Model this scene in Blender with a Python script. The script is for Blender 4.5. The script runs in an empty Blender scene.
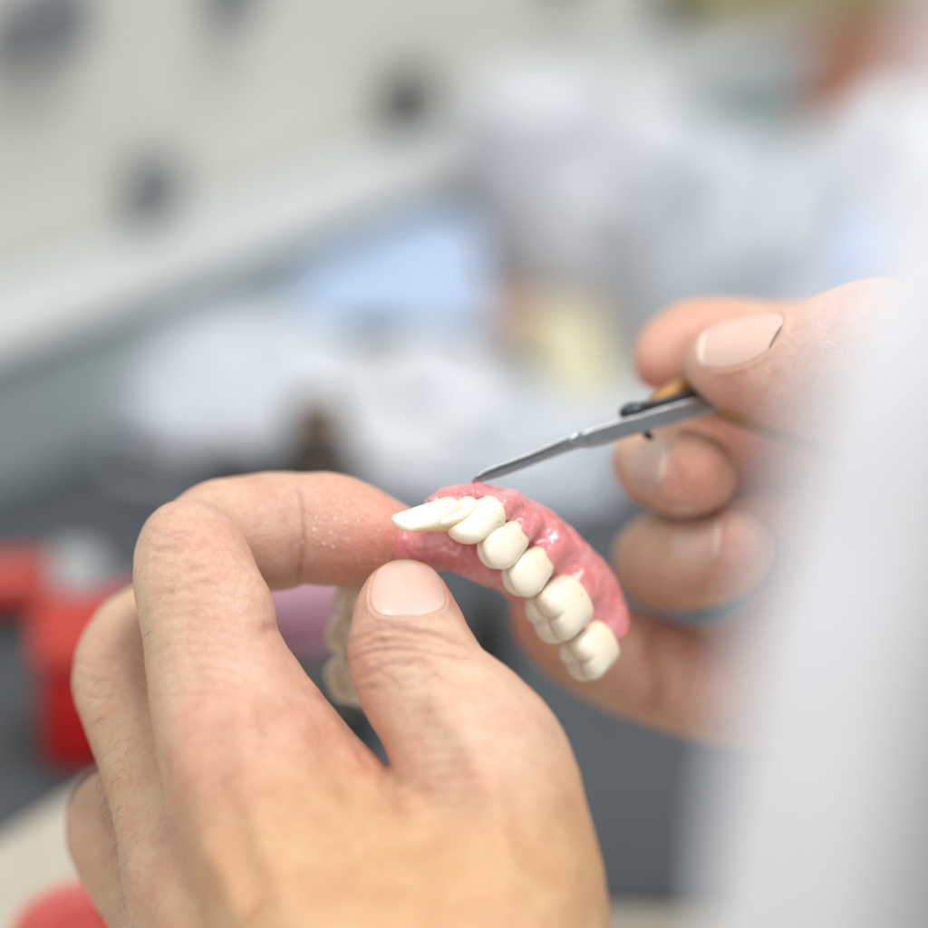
import bpy, math, random
import numpy as np
from mathutils import Vector, Matrix, noise as mn

random.seed(7)
QUICK = False
HV = 0.9 if QUICK else 0.5           # voxel size of the hands in mm
sc = bpy.context.scene
col = sc.collection

# ------------------------------------------------------------------ camera frame
PITCH = math.radians(28.0)
FPX, CX = 928 * 85.0 / 24.0, 464.0
FOC = 617.0                            # focus distance, mm
CR = np.array([1.0, 0, 0]); CU = np.array([0, math.sin(PITCH), math.cos(PITCH)]); CF = np.array([0, math.cos(PITCH), -math.sin(PITCH)])
CC = np.array([0, 0, 160.0]) - 630.0 * CF      # camera position in mm

def L(px, py, z):                      # sight line at depth z -> local frame (right, up, depth) mm
    return np.array([(px - CX) * z / FPX, -(py - CX) * z / FPX, z], float)
def to_world(v):                       # local mm -> world metres
    v = np.asarray(v, float)
    return (CC + v[..., 0:1] * CR + v[..., 1:2] * CU + v[..., 2:3] * CF) * 0.001
def W(px, py, z): return Vector(to_world(L(px, py, z)))
def D(px, py, h=0.0):                  # where a sight line meets the height h (mm) above the bench
    d = L(px, py, 1.0); w = d[0] * CR + d[1] * CU + d[2] * CF
    t = (h - CC[2]) / w[2]
    return Vector((CC + t * w) * 0.001)

cam = bpy.data.cameras.new("camera"); co = bpy.data.objects.new("camera", cam); col.objects.link(co)
co.location = CC * 0.001; co.rotation_euler = (math.pi / 2 - PITCH, 0, 0)
cam.lens = 85; cam.sensor_width = 24; cam.sensor_height = 24; cam.clip_start = 0.02; cam.clip_end = 50
cam.dof.use_dof = True; cam.dof.focus_distance = FOC * .001; cam.dof.aperture_fstop = 2.6; cam.dof.aperture_blades = 0
sc.camera = co

# ------------------------------------------------------------------ helpers
def tag(o, label=None, cat=None, group=None, kind=None):
    if label: o["label"] = label
    if cat: o["category"] = cat
    if group: o["group"] = group
    if kind: o["kind"] = kind
    return o
def empty(name, loc, rz=0.0):
    o = bpy.data.objects.new(name, None); col.objects.link(o); o.location = loc; o.rotation_euler = (0, 0, rz)
    o.empty_display_size = .02
    return o
def link(name, me, mat, parent=None, smooth=True):
    o = bpy.data.objects.new(name, me); col.objects.link(o)
    if mat: me.materials.append(mat)
    if smooth: me.polygons.foreach_set("use_smooth", [True] * len(me.polygons))
    if parent is not None:
        o.parent = parent
        o.matrix_parent_inverse = Matrix.Identity(4)
        # vertices were given in world space: keep them there
        pm = parent.matrix_basis.copy()
        q = parent.parent
        while q is not None: pm = q.matrix_basis @ pm; q = q.parent
        me.transform(pm.inverted())
    return o
def mesh_np(name, V, F):
    me = bpy.data.meshes.new(name)
    me.vertices.add(len(V)); me.vertices.foreach_set("co", np.asarray(V, np.float32).ravel())
    n = len(F); me.loops.add(n * 4); me.polygons.add(n)
    me.loops.foreach_set("vertex_index", np.asarray(F, np.int32).ravel())
    me.polygons.foreach_set("loop_start", np.arange(0, n * 4, 4, dtype=np.int32))
    me.update(calc_edges=True)
    return me
def mesh_py(name, V, F):
    me = bpy.data.meshes.new(name); me.from_pydata([tuple(v) for v in V], [], F); me.update(); return me

# ---------- signed distance modelling: local frame, mm
class Grid:
    def __init__(s, lo, hi, h):
        s.h = h; s.lo = np.array(lo, float); s.n = np.ceil((np.array(hi) - s.lo) / h).astype(int) + 1
        s.ax = [(s.lo[i] + h * np.arange(s.n[i])).astype(np.float32) for i in range(3)]
    def new(s, v=30.0): return np.full(s.n, v, np.float32)
    def sub(s, lo, hi):
        a = np.clip(np.floor((np.array(lo) - s.lo) / s.h).astype(int), 0, s.n)
        b = np.clip(np.ceil((np.array(hi) - s.lo) / s.h).astype(int) + 1, 0, s.n)
        sl = tuple(slice(a[i], b[i]) for i in range(3))
        X, Y, Z = s.ax[0][sl[0]][:, None, None], s.ax[1][sl[1]][None, :, None], s.ax[2][sl[2]][None, None, :]
        return sl, X, Y, Z
def smin(a, b, k):
    if np.isscalar(k) is False: k = np.asarray(k, np.float32)
    h = np.maximum(k - np.abs(a - b), 0) / k
    return np.minimum(a, b) - h * h * k * 0.25
def cone_d(X, Y, Z, a, b, ra, rb):
    ba = b - a; l2 = max(float(ba @ ba), 1e-6)
    dx, dy, dz = X - a[0], Y - a[1], Z - a[2]
    t = np.clip((dx * ba[0] + dy * ba[1] + dz * ba[2]) / l2, 0, 1)
    return np.sqrt((dx - t * ba[0]) ** 2 + (dy - t * ba[1]) ** 2 + (dz - t * ba[2]) ** 2) - (ra + (rb - ra) * t)
def add_cone(G, Fd, a, b, ra, rb, k):
    m = k + 4; R = max(ra, rb) + m
    sl, X, Y, Z = G.sub(np.minimum(a, b) - R, np.maximum(a, b) + R)
    if min(Fd[sl].shape) == 0: return
    Fd[sl] = smin(Fd[sl], cone_d(X, Y, Z, a, b, ra, rb).astype(np.float32), k)
def smooth_chain(pts, n=4):            # Catmull-Rom through (px,py,z,r) knots, evaluated in the local frame
    P = [np.append(L(p[0], p[1], p[2]), p[3]) for p in pts]
    if len(P) < 3: return P
    Q = [2 * P[0] - P[1]] + P + [2 * P[-1] - P[-2]]
    out = []
    for i in range(1, len(Q) - 2):
        for j in range(n):
            t = j / n; a, b, c, d = Q[i - 1], Q[i], Q[i + 1], Q[i + 2]
            out.append(0.5 * ((2 * b) + (-a + c) * t + (2 * a - 5 * b + 4 * c - d) * t * t + (-a + 3 * b - 3 * c + d) * t ** 3))
    out.append(P[-1]); return out
def add_chain(G, Fd, pts, k=1.0, n=3):
    S = smooth_chain(pts, n)
    for a, b in zip(S[:-1], S[1:]): add_cone(G, Fd, a[:3], b[:3], a[3], b[3], k)
def surface(G, Fd):
    ins = Fd < 0
    c = np.zeros(tuple(G.n - 1), np.uint8)
    for i in (0, 1):
        for j in (0, 1):
            for k in (0, 1):
                c += ins[i:G.n[0] - 1 + i, j:G.n[1] - 1 + j, k:G.n[2] - 1 + k]
    act = np.argwhere((c > 0) & (c < 8)); del c
    idm = np.full(tuple(G.n - 1), -1, np.int32); idm[act[:, 0], act[:, 1], act[:, 2]] = np.arange(len(act))
    cor = [(i, j, k) for i in (0, 1) for j in (0, 1) for k in (0, 1)]
    val = {q: Fd[act[:, 0] + q[0], act[:, 1] + q[1], act[:, 2] + q[2]] for q in cor}
    acc = np.zeros((len(act), 3)); cnt = np.zeros(len(act))
    for q in cor:
        for ax in range(3):
            if q[ax] == 0:
                r = list(q); r[ax] = 1; r = tuple(r); a, b = val[q], val[r]
                m = (a < 0) != (b < 0); t = np.where(m, a / np.where(m, a - b, 1), 0)
                pos = np.array(q, float)[None, :].repeat(len(act), 0); pos[:, ax] += t
                acc += pos * m[:, None]; cnt += m
    V = G.lo + (act + acc / cnt[:, None]) * G.h
    F = []
    for ax in range(3):
        u, v = (ax + 1) % 3, (ax + 2) % 3
        s0 = [slice(None)] * 3; s1 = [slice(None)] * 3; s0[ax] = slice(0, -1); s1[ax] = slice(1, None)
        A, B = ins[tuple(s0)], ins[tuple(s1)]
        e = np.argwhere(A != B)
        e = e[(e[:, u] > 0) & (e[:, v] > 0) & (e[:, u] < G.n[u] - 1) & (e[:, v] < G.n[v] - 1)]
        flip = A[e[:, 0], e[:, 1], e[:, 2]]
        def cell(du, dv):
            w = e.copy(); w[:, u] -= du; w[:, v] -= dv
            return idm[w[:, 0], w[:, 1], w[:, 2]]
        q = np.stack([cell(1, 1), cell(0, 1), cell(0, 0), cell(1, 0)], 1)
        q[~flip] = q[~flip][:, ::-1]
        F.append(q)
    F = np.concatenate(F)
    # the local frame (right, up, depth) is left-handed: turn the faces round
    return V, F[:, ::-1]
def relax(V, F, it=2, lam=.5):
    E = np.concatenate([F[:, [0, 1]], F[:, [1, 2]], F[:, [2, 3]], F[:, [3, 0]]]); E = np.concatenate([E, E[:, ::-1]])
    n = len(V); cnt = np.bincount(E[:, 0], minlength=n)[:, None]
    for _ in range(it):
        S = np.stack([np.bincount(E[:, 0], V[E[:, 1], i], n) for i in range(3)], 1)
        V = V + lam * (S / cnt - V)
    return V
def vnormals(V, F):                    # in the local frame, pointing out
    N = -np.cross(V[F[:, 2]] - V[F[:, 0]], V[F[:, 3]] - V[F[:, 1]])
    n = len(V); out = np.zeros((n, 3))
    for c in range(4):
        for i in range(3): out[:, i] += np.bincount(F[:, c], N[:, i], n)
    return out / (np.linalg.norm(out, axis=1, keepdims=True) + 1e-9)
def poly_dist(px, py, pts):            # distance in image px to a polyline, plus how far along it
    best = np.full(len(px), 1e9); tt = np.zeros(len(px)); m = len(pts) - 1
    for i in range(m):
        a, b = np.array(pts[i][:2], float), np.array(pts[i + 1][:2], float); d = b - a
        t = np.clip(((px - a[0]) * d[0] + (py - a[1]) * d[1]) / (d @ d), 0, 1)
        q = np.hypot(px - a[0] - t * d[0], py - a[1] - t * d[1])
        w = q < best; best[w] = q[w]; tt[w] = (i + t[w]) / m
    return best, tt
def attr(me, name, arr):
    a = me.attributes.new(name, 'FLOAT', 'POINT'); a.data.foreach_set("value", np.asarray(arr, np.float32))
def cattr(me, name, arr):
    a = me.color_attributes.new(name, 'FLOAT_COLOR', 'POINT')
    c = np.ones((len(arr), 4), np.float32); c[:, :3] = arr; a.data.foreach_set("color", c.ravel())

# ------------------------------------------------------------------ materials
def mat(name, base=(.5, .5, .5), rough=.5, **kw):
    m = bpy.data.materials.new(name); m.use_nodes = True; b = m.node_tree.nodes["Principled BSDF"]
    b.inputs["Base Color"].default_value = (*base, 1); b.inputs["Roughness"].default_value = rough
    for k, v in kw.items(): b.inputs[k.replace("_", " ")].default_value = v
    return m
def nodes(m): return m.node_tree.nodes, m.node_tree.links, m.node_tree.nodes["Principled BSDF"]
def vary(m, c1, c2, scale=20, det=4, bump=0.0, bscale=None, dist=.001):
    N, K, b = nodes(m)
    tc = N.new("ShaderNodeTexCoord")
    nz = N.new("ShaderNodeTexNoise"); nz.inputs["Scale"].default_value = scale; nz.inputs["Detail"].default_value = det
    K.new(tc.outputs["Object"], nz.inputs["Vector"])
    r = N.new("ShaderNodeValToRGB"); r.color_ramp.elements[0].position = .35; r.color_ramp.elements[1].position = .65
    r.color_ramp.elements[0].color = (*c1, 1); r.color_ramp.elements[1].color = (*c2, 1)
    K.new(nz.outputs["Fac"], r.inputs["Fac"]); K.new(r.outputs["Color"], b.inputs["Base Color"])
    if bump:
        n2 = N.new("ShaderNodeTexNoise"); n2.inputs["Scale"].default_value = bscale or scale * 4; n2.inputs["Detail"].default_value = 5
        K.new(tc.outputs["Object"], n2.inputs["Vector"])
        bp = N.new("ShaderNodeBump"); bp.inputs["Strength"].default_value = bump; bp.inputs["Distance"].default_value = dist
        K.new(n2.outputs["Fac"], bp.inputs["Height"]); K.new(bp.outputs["Normal"], b.inputs["Normal"])
    return m

def skin_material(name):
    m = mat(name, (.6, .4, .3), .42); N, K, b = nodes(m)
    b.subsurface_method = 'RANDOM_WALK' if hasattr(b, "subsurface_method") else b
    b.inputs["Subsurface Weight"].default_value = .22
    b.inputs["Subsurface Radius"].default_value = (1.0, .35, .2); b.inputs["Subsurface Scale"].default_value = .0032
    b.inputs["Specular IOR Level"].default_value = .42
    at = N.new("ShaderNodeAttribute"); at.attribute_name = "skin"
    tc = N.new("ShaderNodeTexCoord")
    # mottling
    nz = N.new("ShaderNodeTexNoise"); nz.inputs["Scale"].default_value = 95; nz.inputs["Detail"].default_value = 5; nz.inputs["Roughness"].default_value = .6
    K.new(tc.outputs["Object"], nz.inputs["Vector"])
    rp = N.new("ShaderNodeValToRGB"); rp.color_ramp.elements[0].position = .34; rp.color_ramp.elements[1].position = .68
    rp.color_ramp.elements[0].color = (.95, .80, .77, 1); rp.color_ramp.elements[1].color = (1.03, 1.03, 1.0, 1)
    K.new(nz.outputs["Fac"], rp.inputs["Fac"])
    mx = N.new("ShaderNodeMix"); mx.data_type = 'RGBA'; mx.blend_type = 'MULTIPLY'; mx.inputs[0].default_value = 1
    K.new(at.outputs["Color"], mx.inputs[6]); K.new(rp.outputs["Color"], mx.inputs[7])
    # fine speckle of pores
    n3 = N.new("ShaderNodeTexNoise"); n3.inputs["Scale"].default_value = 700; n3.inputs["Detail"].default_value = 3
    K.new(tc.outputs["Object"], n3.inputs["Vector"])
    r3 = N.new("ShaderNodeValToRGB"); r3.color_ramp.elements[0].position = .3; r3.color_ramp.elements[1].position = .6
    r3.color_ramp.elements[0].color = (.93, .87, .84, 1); r3.color_ramp.elements[1].color = (1, 1, 1, 1)
    K.new(n3.outputs["Fac"], r3.inputs["Fac"])
    m2 = N.new("ShaderNodeMix"); m2.data_type = 'RGBA'; m2.blend_type = 'MULTIPLY'; m2.inputs[0].default_value = 1
    K.new(mx.outputs[2], m2.inputs[6]); K.new(r3.outputs["Color"], m2.inputs[7])
    # wax and plaster dust caught on the finger
    dm = N.new("ShaderNodeAttribute"); dm.attribute_name = "dust"
    n4 = N.new("ShaderNodeTexNoise"); n4.inputs["Scale"].default_value = 1500; n4.inputs["Detail"].default_value = 2
    K.new(tc.outputs["Object"], n4.inputs["Vector"])
    r4 = N.new("ShaderNodeValToRGB"); r4.color_ramp.elements[0].position = .665; r4.color_ramp.elements[1].position = .70
    r4.color_ramp.elements[0].color = (0, 0, 0, 1); r4.color_ramp.elements[1].color = (1, 1, 1, 1)
    K.new(n4.outputs["Fac"], r4.inputs["Fac"])
    mu = N.new("ShaderNodeMath"); mu.operation = 'MULTIPLY'; K.new(dm.outputs["Fac"], mu.inputs[0]); K.new(r4.outputs["Color"], mu.inputs[1])
    m3 = N.new("ShaderNodeMix"); m3.data_type = 'RGBA'; K.new(mu.outputs[0], m3.inputs[0])
    K.new(m2.outputs[2], m3.inputs[6]); m3.inputs[7].default_value = (.85, .8, .76, 1)
    K.new(m3.outputs[2], b.inputs["Base Color"])
    # skin relief: cells, fine lines
    vo = N.new("ShaderNodeTexVoronoi"); vo.feature = 'DISTANCE_TO_EDGE'; vo.inputs["Scale"].default_value = 1150; vo.inputs["Randomness"].default_value = 1
    K.new(tc.outputs["Object"], vo.inputs["Vector"])
    vc = N.new("ShaderNodeMath"); vc.operation = 'MINIMUM'; vc.inputs[1].default_value = .22; K.new(vo.outputs["Distance"], vc.inputs[0])
    n5 = N.new("ShaderNodeTexNoise"); n5.inputs["Scale"].default_value = 260; n5.inputs["Detail"].default_value = 6; n5.inputs["Roughness"].default_value = .65
    K.new(tc.outputs["Object"], n5.inputs["Vector"])
    b1 = N.new("ShaderNodeBump"); b1.inputs["Strength"].default_value = .5; b1.inputs["Distance"].default_value = .0005; K.new(vc.outputs[0], b1.inputs["Height"])
    b2 = N.new("ShaderNodeBump"); b2.inputs["Strength"].default_value = .34; b2.inputs["Distance"].default_value = .0011
    K.new(n5.outputs["Fac"], b2.inputs["Height"]); K.new(b1.outputs["Normal"], b2.inputs["Normal"]); K.new(b2.outputs["Normal"], b.inputs["Normal"])
    return m
SKIN = skin_material("skin")

def nail_material():
    m = mat("nail", (.75, .5, .45), .25); N, K, b = nodes(m)
    at = N.new("ShaderNodeAttribute"); at.attribute_name = "nailcol"; K.new(at.outputs["Color"], b.inputs["Base Color"])
    b.inputs["Subsurface Weight"].default_value = .3; b.inputs["Subsurface Scale"].default_value = .0015
    b.inputs["Coat Weight"].default_value = .7; b.inputs["Coat Roughness"].default_value = .22
    tc = N.new("ShaderNodeTexCoord"); nz = N.new("ShaderNodeTexNoise"); nz.inputs["Scale"].default_value = 300
    K.new(tc.outputs["Object"], nz.inputs["Vector"])
    bp = N.new("ShaderNodeBump"); bp.inputs["Strength"].default_value = .15; bp.inputs["Distance"].default_value = .0005
    K.new(nz.outputs["Fac"], bp.inputs["Height"]); K.new(bp.outputs["Normal"], b.inputs["Normal"])
    return m
NAIL = nail_material()

# ------------------------------------------------------------------ hands
class Nail:
    """outline of a nail plate lying on the back of a fingertip"""
    def __init__(s, c, axis, normal, w, l, n=2.6):
        s.c = np.array(c, float); t = np.array(axis, float); t /= np.linalg.norm(t)
        nn = np.array(normal, float); nn -= (nn @ t) * t; nn /= np.linalg.norm(nn)
        s.t, s.n, s.s = t, nn, np.cross(t, nn); s.w, s.l, s.p = w, l, n
    def uvn(s, P):
        q = P - s.c; return q @ s.s, q @ s.t, q @ s.n
    def outline(s, P):
        u, v, n = s.uvn(P)
        # wrap: arc length across the finger instead of the straight distance
        ang = np.arctan2(u, np.maximum(n, .01)); r = np.hypot(u, np.maximum(n, 0)); ua = ang * r
        vv = np.where(v > 0, v, v * (1.0 + .10 * (ua / s.w) ** 2))
        q = (np.abs(ua / s.w) ** s.p + np.abs(vv / s.l) ** s.p) ** (1 / s.p)
        return (q - 1) * min(s.w, s.l) + np.where(n < 0, 20, 0)

HANDF = {}
def sample(G, Fd, P):
    q = np.clip((P - G.lo) / G.h, 0, np.array(G.n) - 1.001); i = q.astype(int); f = q - i; out = 0
    for a in (0, 1):
        for b in (0, 1):
            for c in (0, 1):
                w = (f[:, 0] if a else 1 - f[:, 0]) * (f[:, 1] if b else 1 - f[:, 1]) * (f[:, 2] if c else 1 - f[:, 2])
                out = out + w * Fd[i[:, 0] + a, i[:, 1] + b, i[:, 2] + c]
    return out
def build_hand(name, parent, fingers, palm, kf, kp, bbox, creases, bumps, colours, base, dust, nails, finger_k=.8, smooth=2, thumb=None, web=(772, 880), tone=(.97, 1.11, 1.19)):
    lo = np.array(bbox[0]); hi = np.array(bbox[1])
    G = Grid(lo, hi, HV)
    Fg = G.new()
    for f in fingers:
        T = G.new(); add_chain(G, T, f, kf)
        Fg = smin(Fg, T, finger_k)
    Pm = G.new()
    for p in palm: add_chain(G, Pm, p, kp)
    Dn = smin(Fg, Pm, 7.0); del Fg, Pm
    if thumb:
        T = G.new(); Pt = G.new(); add_chain(G, T, thumb[0], kf)
        for p in thumb[1]: add_chain(G, Pt, p, kp)
        T = smin(T, Pt, 5.0)
        yp = -G.ax[1] * FPX / 592 + CX
        kk = (1.2 + 11 * np.clip((yp - web[0]) / (web[1] - web[0]), 0, 1) ** 1.3)[None, :, None]
        Dn = smin(Dn, T, kk).astype(np.float32); del T, Pt
    V, F = surface(G, Dn); HANDF[name + str(len(HANDF))] = (G, Dn)
    V = relax(V, F, smooth)
    N = vnormals(V, F)
    px = V[:, 0] * FPX / V[:, 2] + CX; py = -V[:, 1] * FPX / V[:, 2] + CX; sc_ = FPX / V[:, 2]
    front = np.clip(-N[:, 2] * 3 + .5, 0, 1)
    disp = np.zeros(len(V))
    for pts, amp, wid, zc, zr in creases:
        d, t = poly_dist(px, py, pts); d = d / sc_
        taper = np.clip(np.minimum(t, 1 - t) * 6 + .15, 0, 1)
        disp -= amp * np.exp(-(d / wid) ** 2) * taper * front * (np.abs(V[:, 2] - zc) < zr)
    for (x, y, z, r, amp) in bumps:
        d = np.linalg.norm(V - L(x, y, z), axis=1); disp += amp * np.exp(-(d / r) ** 2)
    # slow natural unevenness
    for fr, am in ((.09, .6), (.22, .22), (.5, .07)):
        ph = (np.sin(V[:, 0] * fr * 2.1 + 1.3 * np.sin(V[:, 1] * fr * 1.7)) + np.sin(V[:, 1] * fr * 2.3 + 1.7 * np.sin(V[:, 2] * fr * 1.9 + 2)) + np.sin(V[:, 2] * fr * 2.6 + V[:, 0] * fr)) / 3
        disp += am * ph
    for nl in nails:
        o = nl.outline(V); disp *= np.clip((o + .5) / 3.5, 0, 1)
        disp -= .42 * np.clip(-o / .4, 0, 1)                       # bed the plate in
        disp += .30 * np.exp(-((o - .55) / .6) ** 2) * (nl.uvn(V)[1] < nl.l * .55)   # nail fold
    V = V + N * disp[:, None]
    V = relax(V, F, 1, .3)
    # colour
    C = np.tile(np.array(base), (len(V), 1)).astype(float)
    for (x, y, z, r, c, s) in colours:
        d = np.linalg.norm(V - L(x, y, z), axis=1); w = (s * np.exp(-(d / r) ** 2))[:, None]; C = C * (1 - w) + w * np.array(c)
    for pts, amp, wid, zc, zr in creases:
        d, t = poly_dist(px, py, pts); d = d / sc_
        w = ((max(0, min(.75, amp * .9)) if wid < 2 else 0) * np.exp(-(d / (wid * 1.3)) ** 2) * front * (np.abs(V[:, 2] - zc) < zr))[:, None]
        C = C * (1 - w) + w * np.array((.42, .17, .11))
    for nl in nails:
        o = nl.outline(V); w = (.45 * np.exp(-((o - .2) / .5) ** 2))[:, None]; C = C * (1 - w * .5) + w * .5 * np.array((.55, .30, .22))
    du = np.zeros(len(V))
    for (x, y, z, r, s) in dust: du = np.maximum(du, s * np.exp(-(np.linalg.norm(V - L(x, y, z), axis=1) / r) ** 4))
    C = np.clip(C * np.array(tone), 0, .9)
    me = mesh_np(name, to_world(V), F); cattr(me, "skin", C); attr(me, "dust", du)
    return link(name, me, SKIN, parent), V, N

def build_nail(parent, chain, kf, nl, edge=.62, bed=(.70, .42, .36), free=(.86, .82, .74), lift=0.15):
    R = max(nl.w, nl.l) + 9
    G = Grid(nl.c - R, nl.c + R, .3)
    X, Y, Z = np.meshgrid(*G.ax, indexing='ij'); P = np.stack([X, Y, Z], -1)
    HG, HD = list(HANDF.values())[-1]; T = sample(HG, HD, P.reshape(-1, 3)).reshape(X.shape)
    o = nl.outline(P.reshape(-1, 3)).reshape(T.shape)
    plate = np.maximum(np.abs(T - lift + .35) - .4, o)
    V, F = surface(G, plate.astype(np.float32)); V = relax(V, F, 2)
    u, v, n = nl.uvn(V); vn = v / nl.l
    C = np.tile(np.array(bed), (len(V), 1)).astype(float)
    w = (.45 * np.clip((np.abs(u / nl.w) - .72) / .25, 0, 1))[:, None]; C = C * (1 - w) + w * np.array((.62, .42, .27))
    w = np.clip((vn - edge + .12 * (u / nl.w) ** 2) / .07, 0, 1)[:, None]; C = C * (1 - w) + w * np.array(free)
    w = (.35 * np.clip((-vn - .45) / .5, 0, 1))[:, None]; C = C * (1 - w) + w * np.array(bed) * np.array((1.08, 1.2, 1.22))
    me = mesh_np("fingernail", to_world(V), F); cattr(me, "nailcol", C)
    return link("fingernail", me, NAIL, parent)

person = empty("person", W(700, 900, 420))
tag(person, "technician in a white coat trimming a pink denture, only hands and coat side in view", "person")

# ---- left hand
KF = .9
LI = [(245, 765, 597, 13.5), (222, 690, 603, 12.6), (207, 625, 610, 12.0), (196, 572, 618, 11.2), (188, 553, 623, 9.9)]
LI2 = [(185, 551, 625, 9.4), (218, 533, 636, 9.7), (250, 532, 642, 11.0), (278, 530, 643, 11.1), (291, 526, 642, 10.0)]
LI3 = [(306, 526, 641, 10.2), (328, 529, 640, 10.6), (356, 534, 638, 9.5), (380, 537, 637, 7.4), (398, 534, 638, 5.2)]
LM = [(200, 872, 614, 12.5), (168, 790, 626, 11.2), (141, 728, 635, 10.2), (120, 680, 641, 9.2), (128, 648, 652, 8.8), (165, 622, 668, 9.0), (205, 630, 680, 8.6), (235, 660, 684, 8)]
LR = [(190, 955, 628, 12), (158, 910, 640, 10.5), (128, 865, 648, 9.4), (107, 824, 655, 8.4), (130, 800, 668, 8), (175, 790, 680, 8), (215, 800, 690, 7.5)]
LT = [(404, 603, 616, 8.4), (405, 622, 611, 9.6), (411, 652, 605, 11.4), (430, 690, 600, 12.0), (458, 724, 595, 12.6), (480, 765, 589, 14.0), (492, 830, 582, 15.5)]
palmL = [
    [(242, 755, 599, 13.5), (275, 840, 584, 15), (320, 930, 566, 18), (370, 1030, 548, 21)],
    [(212, 690, 612, 9.5), (260, 744, 605, 12.8), (314, 812, 598, 14.0), (372, 872, 588, 16), (420, 940, 572, 21)],
    [(200, 872, 612, 13), (240, 930, 598, 16), (300, 1010, 580, 19), (360, 1080, 562, 21)],
    [(188, 955, 626, 12.5), (230, 1000, 612, 15), (300, 1080, 590, 19)],
    [(395, 872, 590, 12), (430, 880, 586, 13)],
    [(400, 900, 575, 19), (420, 1000, 560, 24), (430, 1130, 535, 27), (440, 1300, 505, 27), (440, 1420, 480, 29)],
]
palmT = [[(464, 736, 594, 11.8), (484, 785, 587, 14.2), (498, 860, 579, 17), (492, 940, 567, 20), (460, 1040, 553, 24)]]
crL = [
    ([(286, 632), (272, 628), (262, 629)], .4, .9, 606, 25),
    ([(242, 690), (246, 770), (268, 850), (300, 930)], -1.5, 3.4, 585, 45),
    ([(420, 680), (462, 730), (492, 800), (510, 880)], -1.2, 3.0, 582, 40),
    ([(205, 830), (235, 900), (262, 960)], -1.2, 2.8, 600, 40),
    ([(280, 720), (320, 790), (360, 850)], -.9, 4.5, 592, 40),
    ([(400, 800), (430, 850), (450, 930)], 1.0, 5.0, 578, 40),

    ([(298, 488), (300, 502), (302, 530), (301, 560), (298, 580)], .38, .45, 640, 25),           # crease under the last joint
    ([(258, 478), (262, 500), (262, 525)], .12, 1.0, 640, 25),
    ([(352, 640), (375, 630), (405, 628), (438, 634), (462, 645)], .40, .5, 600, 25),
    ([(356, 648), (380, 640), (410, 639), (440, 645)], .30, .45, 600, 25),
    ([(350, 660), (378, 650), (412, 650), (446, 656), (468, 662)], .36, .5, 600, 25),
    ([(362, 672), (392, 664), (420, 664), (450, 670)], .24, .5, 600, 25),
    ([(400, 634), (425, 631), (448, 637)], .24, .4, 600, 25),
    ([(150, 530), (165, 540), (185, 540)], .14, .6, 616, 25),
    ([(147, 545), (165, 553), (190, 552), (205, 545)], .14, .6, 616, 25),
    ([(148, 560), (170, 568), (195, 566)], .12, .6, 616, 25),
    ([(368, 768), (352, 742), (335, 716), (315, 695)], .35, .8, 598, 25),
    ([(300, 690), (322, 700), (345, 702)], .18, .8, 600, 25),
    ([(382, 778), (392, 792), (400, 806)], .5, 1.2, 590, 30),
    ([(78, 662), (95, 668), (112, 664)], .14, .6, 632, 25),
    ([(80, 675), (98, 682), (118, 678)], .12, .6, 632, 25),
    ([(165, 740), (172, 780), (192, 845), (205, 900)], .35, 2.0, 600, 30),
    ([(235, 800), (255, 850), (270, 900)], .4, 4.0, 585, 40),
    ([(320, 850), (345, 900), (360, 940)], .35, 5.0, 572, 40),
]
rw = random.Random(11)
for k in range(26):       # short crossing wrinkles over the thumb joint
    x = rw.uniform(352, 430); y = rw.uniform(622, 690); w_ = rw.uniform(18, 48)
    crL.append(([(x, y + 3), (x + w_ * .5, y - 2 + rw.uniform(-3, 3)), (x + w_, y + rw.uniform(0, 7))], rw.uniform(.10, .24), .36, 600, 40))
for k in range(16):       # and over the index knuckle
    x = rw.uniform(146, 195); y = rw.uniform(518, 590); w_ = rw.uniform(10, 30)
    crL.append(([(x, y + 2), (x + w_ * .5, y + rw.uniform(-2, 3)), (x + w_, y + rw.uniform(-3, 5))], rw.uniform(.08, .18), .36, 616, 40))
for k in range(10):
    x = rw.uniform(76, 110); y = rw.uniform(645, 700); w_ = rw.uniform(10, 28)
    crL.append(([(x, y + 2), (x + w_ * .5, y + rw.uniform(-2, 3)), (x + w_, y + rw.uniform(-3, 5))], rw.uniform(.08, .18), .36, 636, 30))
for k in range(16):       # fine parallel skin lines across thumb and hand
    y = 690 + k * 13; x0 = 395 + (k % 4) * 9
    crL.append(([(x0, y), (x0 + 40, y - 4), (x0 + 85, y + 3), (x0 + 110, y + 14)], .12, .35, 585, 40))
for k in range(9):
    y = 590 + k * 13
    crL.append(([(152 + k * 2, y + 5), (180 + k, y), (215 + k, y + 2), (250, y + 10)], .10, .35, 600, 40))
bpL = [(258, 590, 606, 6, 1.0), (300, 668, 606, 6, .6), (478, 722, 582, 8, 1.0), (500, 742, 578, 14, 1.0), (225, 742, 586, 13, 1.3), (245, 868, 570, 9, .9), (172, 524, 612, 7, .7), (92, 655, 634, 7, .5), (280, 590, 634, 6, .5), (345, 668, 604, 5, .4), (300, 900, 556, 10, -.8), (395, 870, 565, 18, -1.0)]
SK = (.69, .43, .29)
RED = (.62, .23, .16); PALE = (.70, .48, .36); YEL = (.53, .285, .125)
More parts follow.
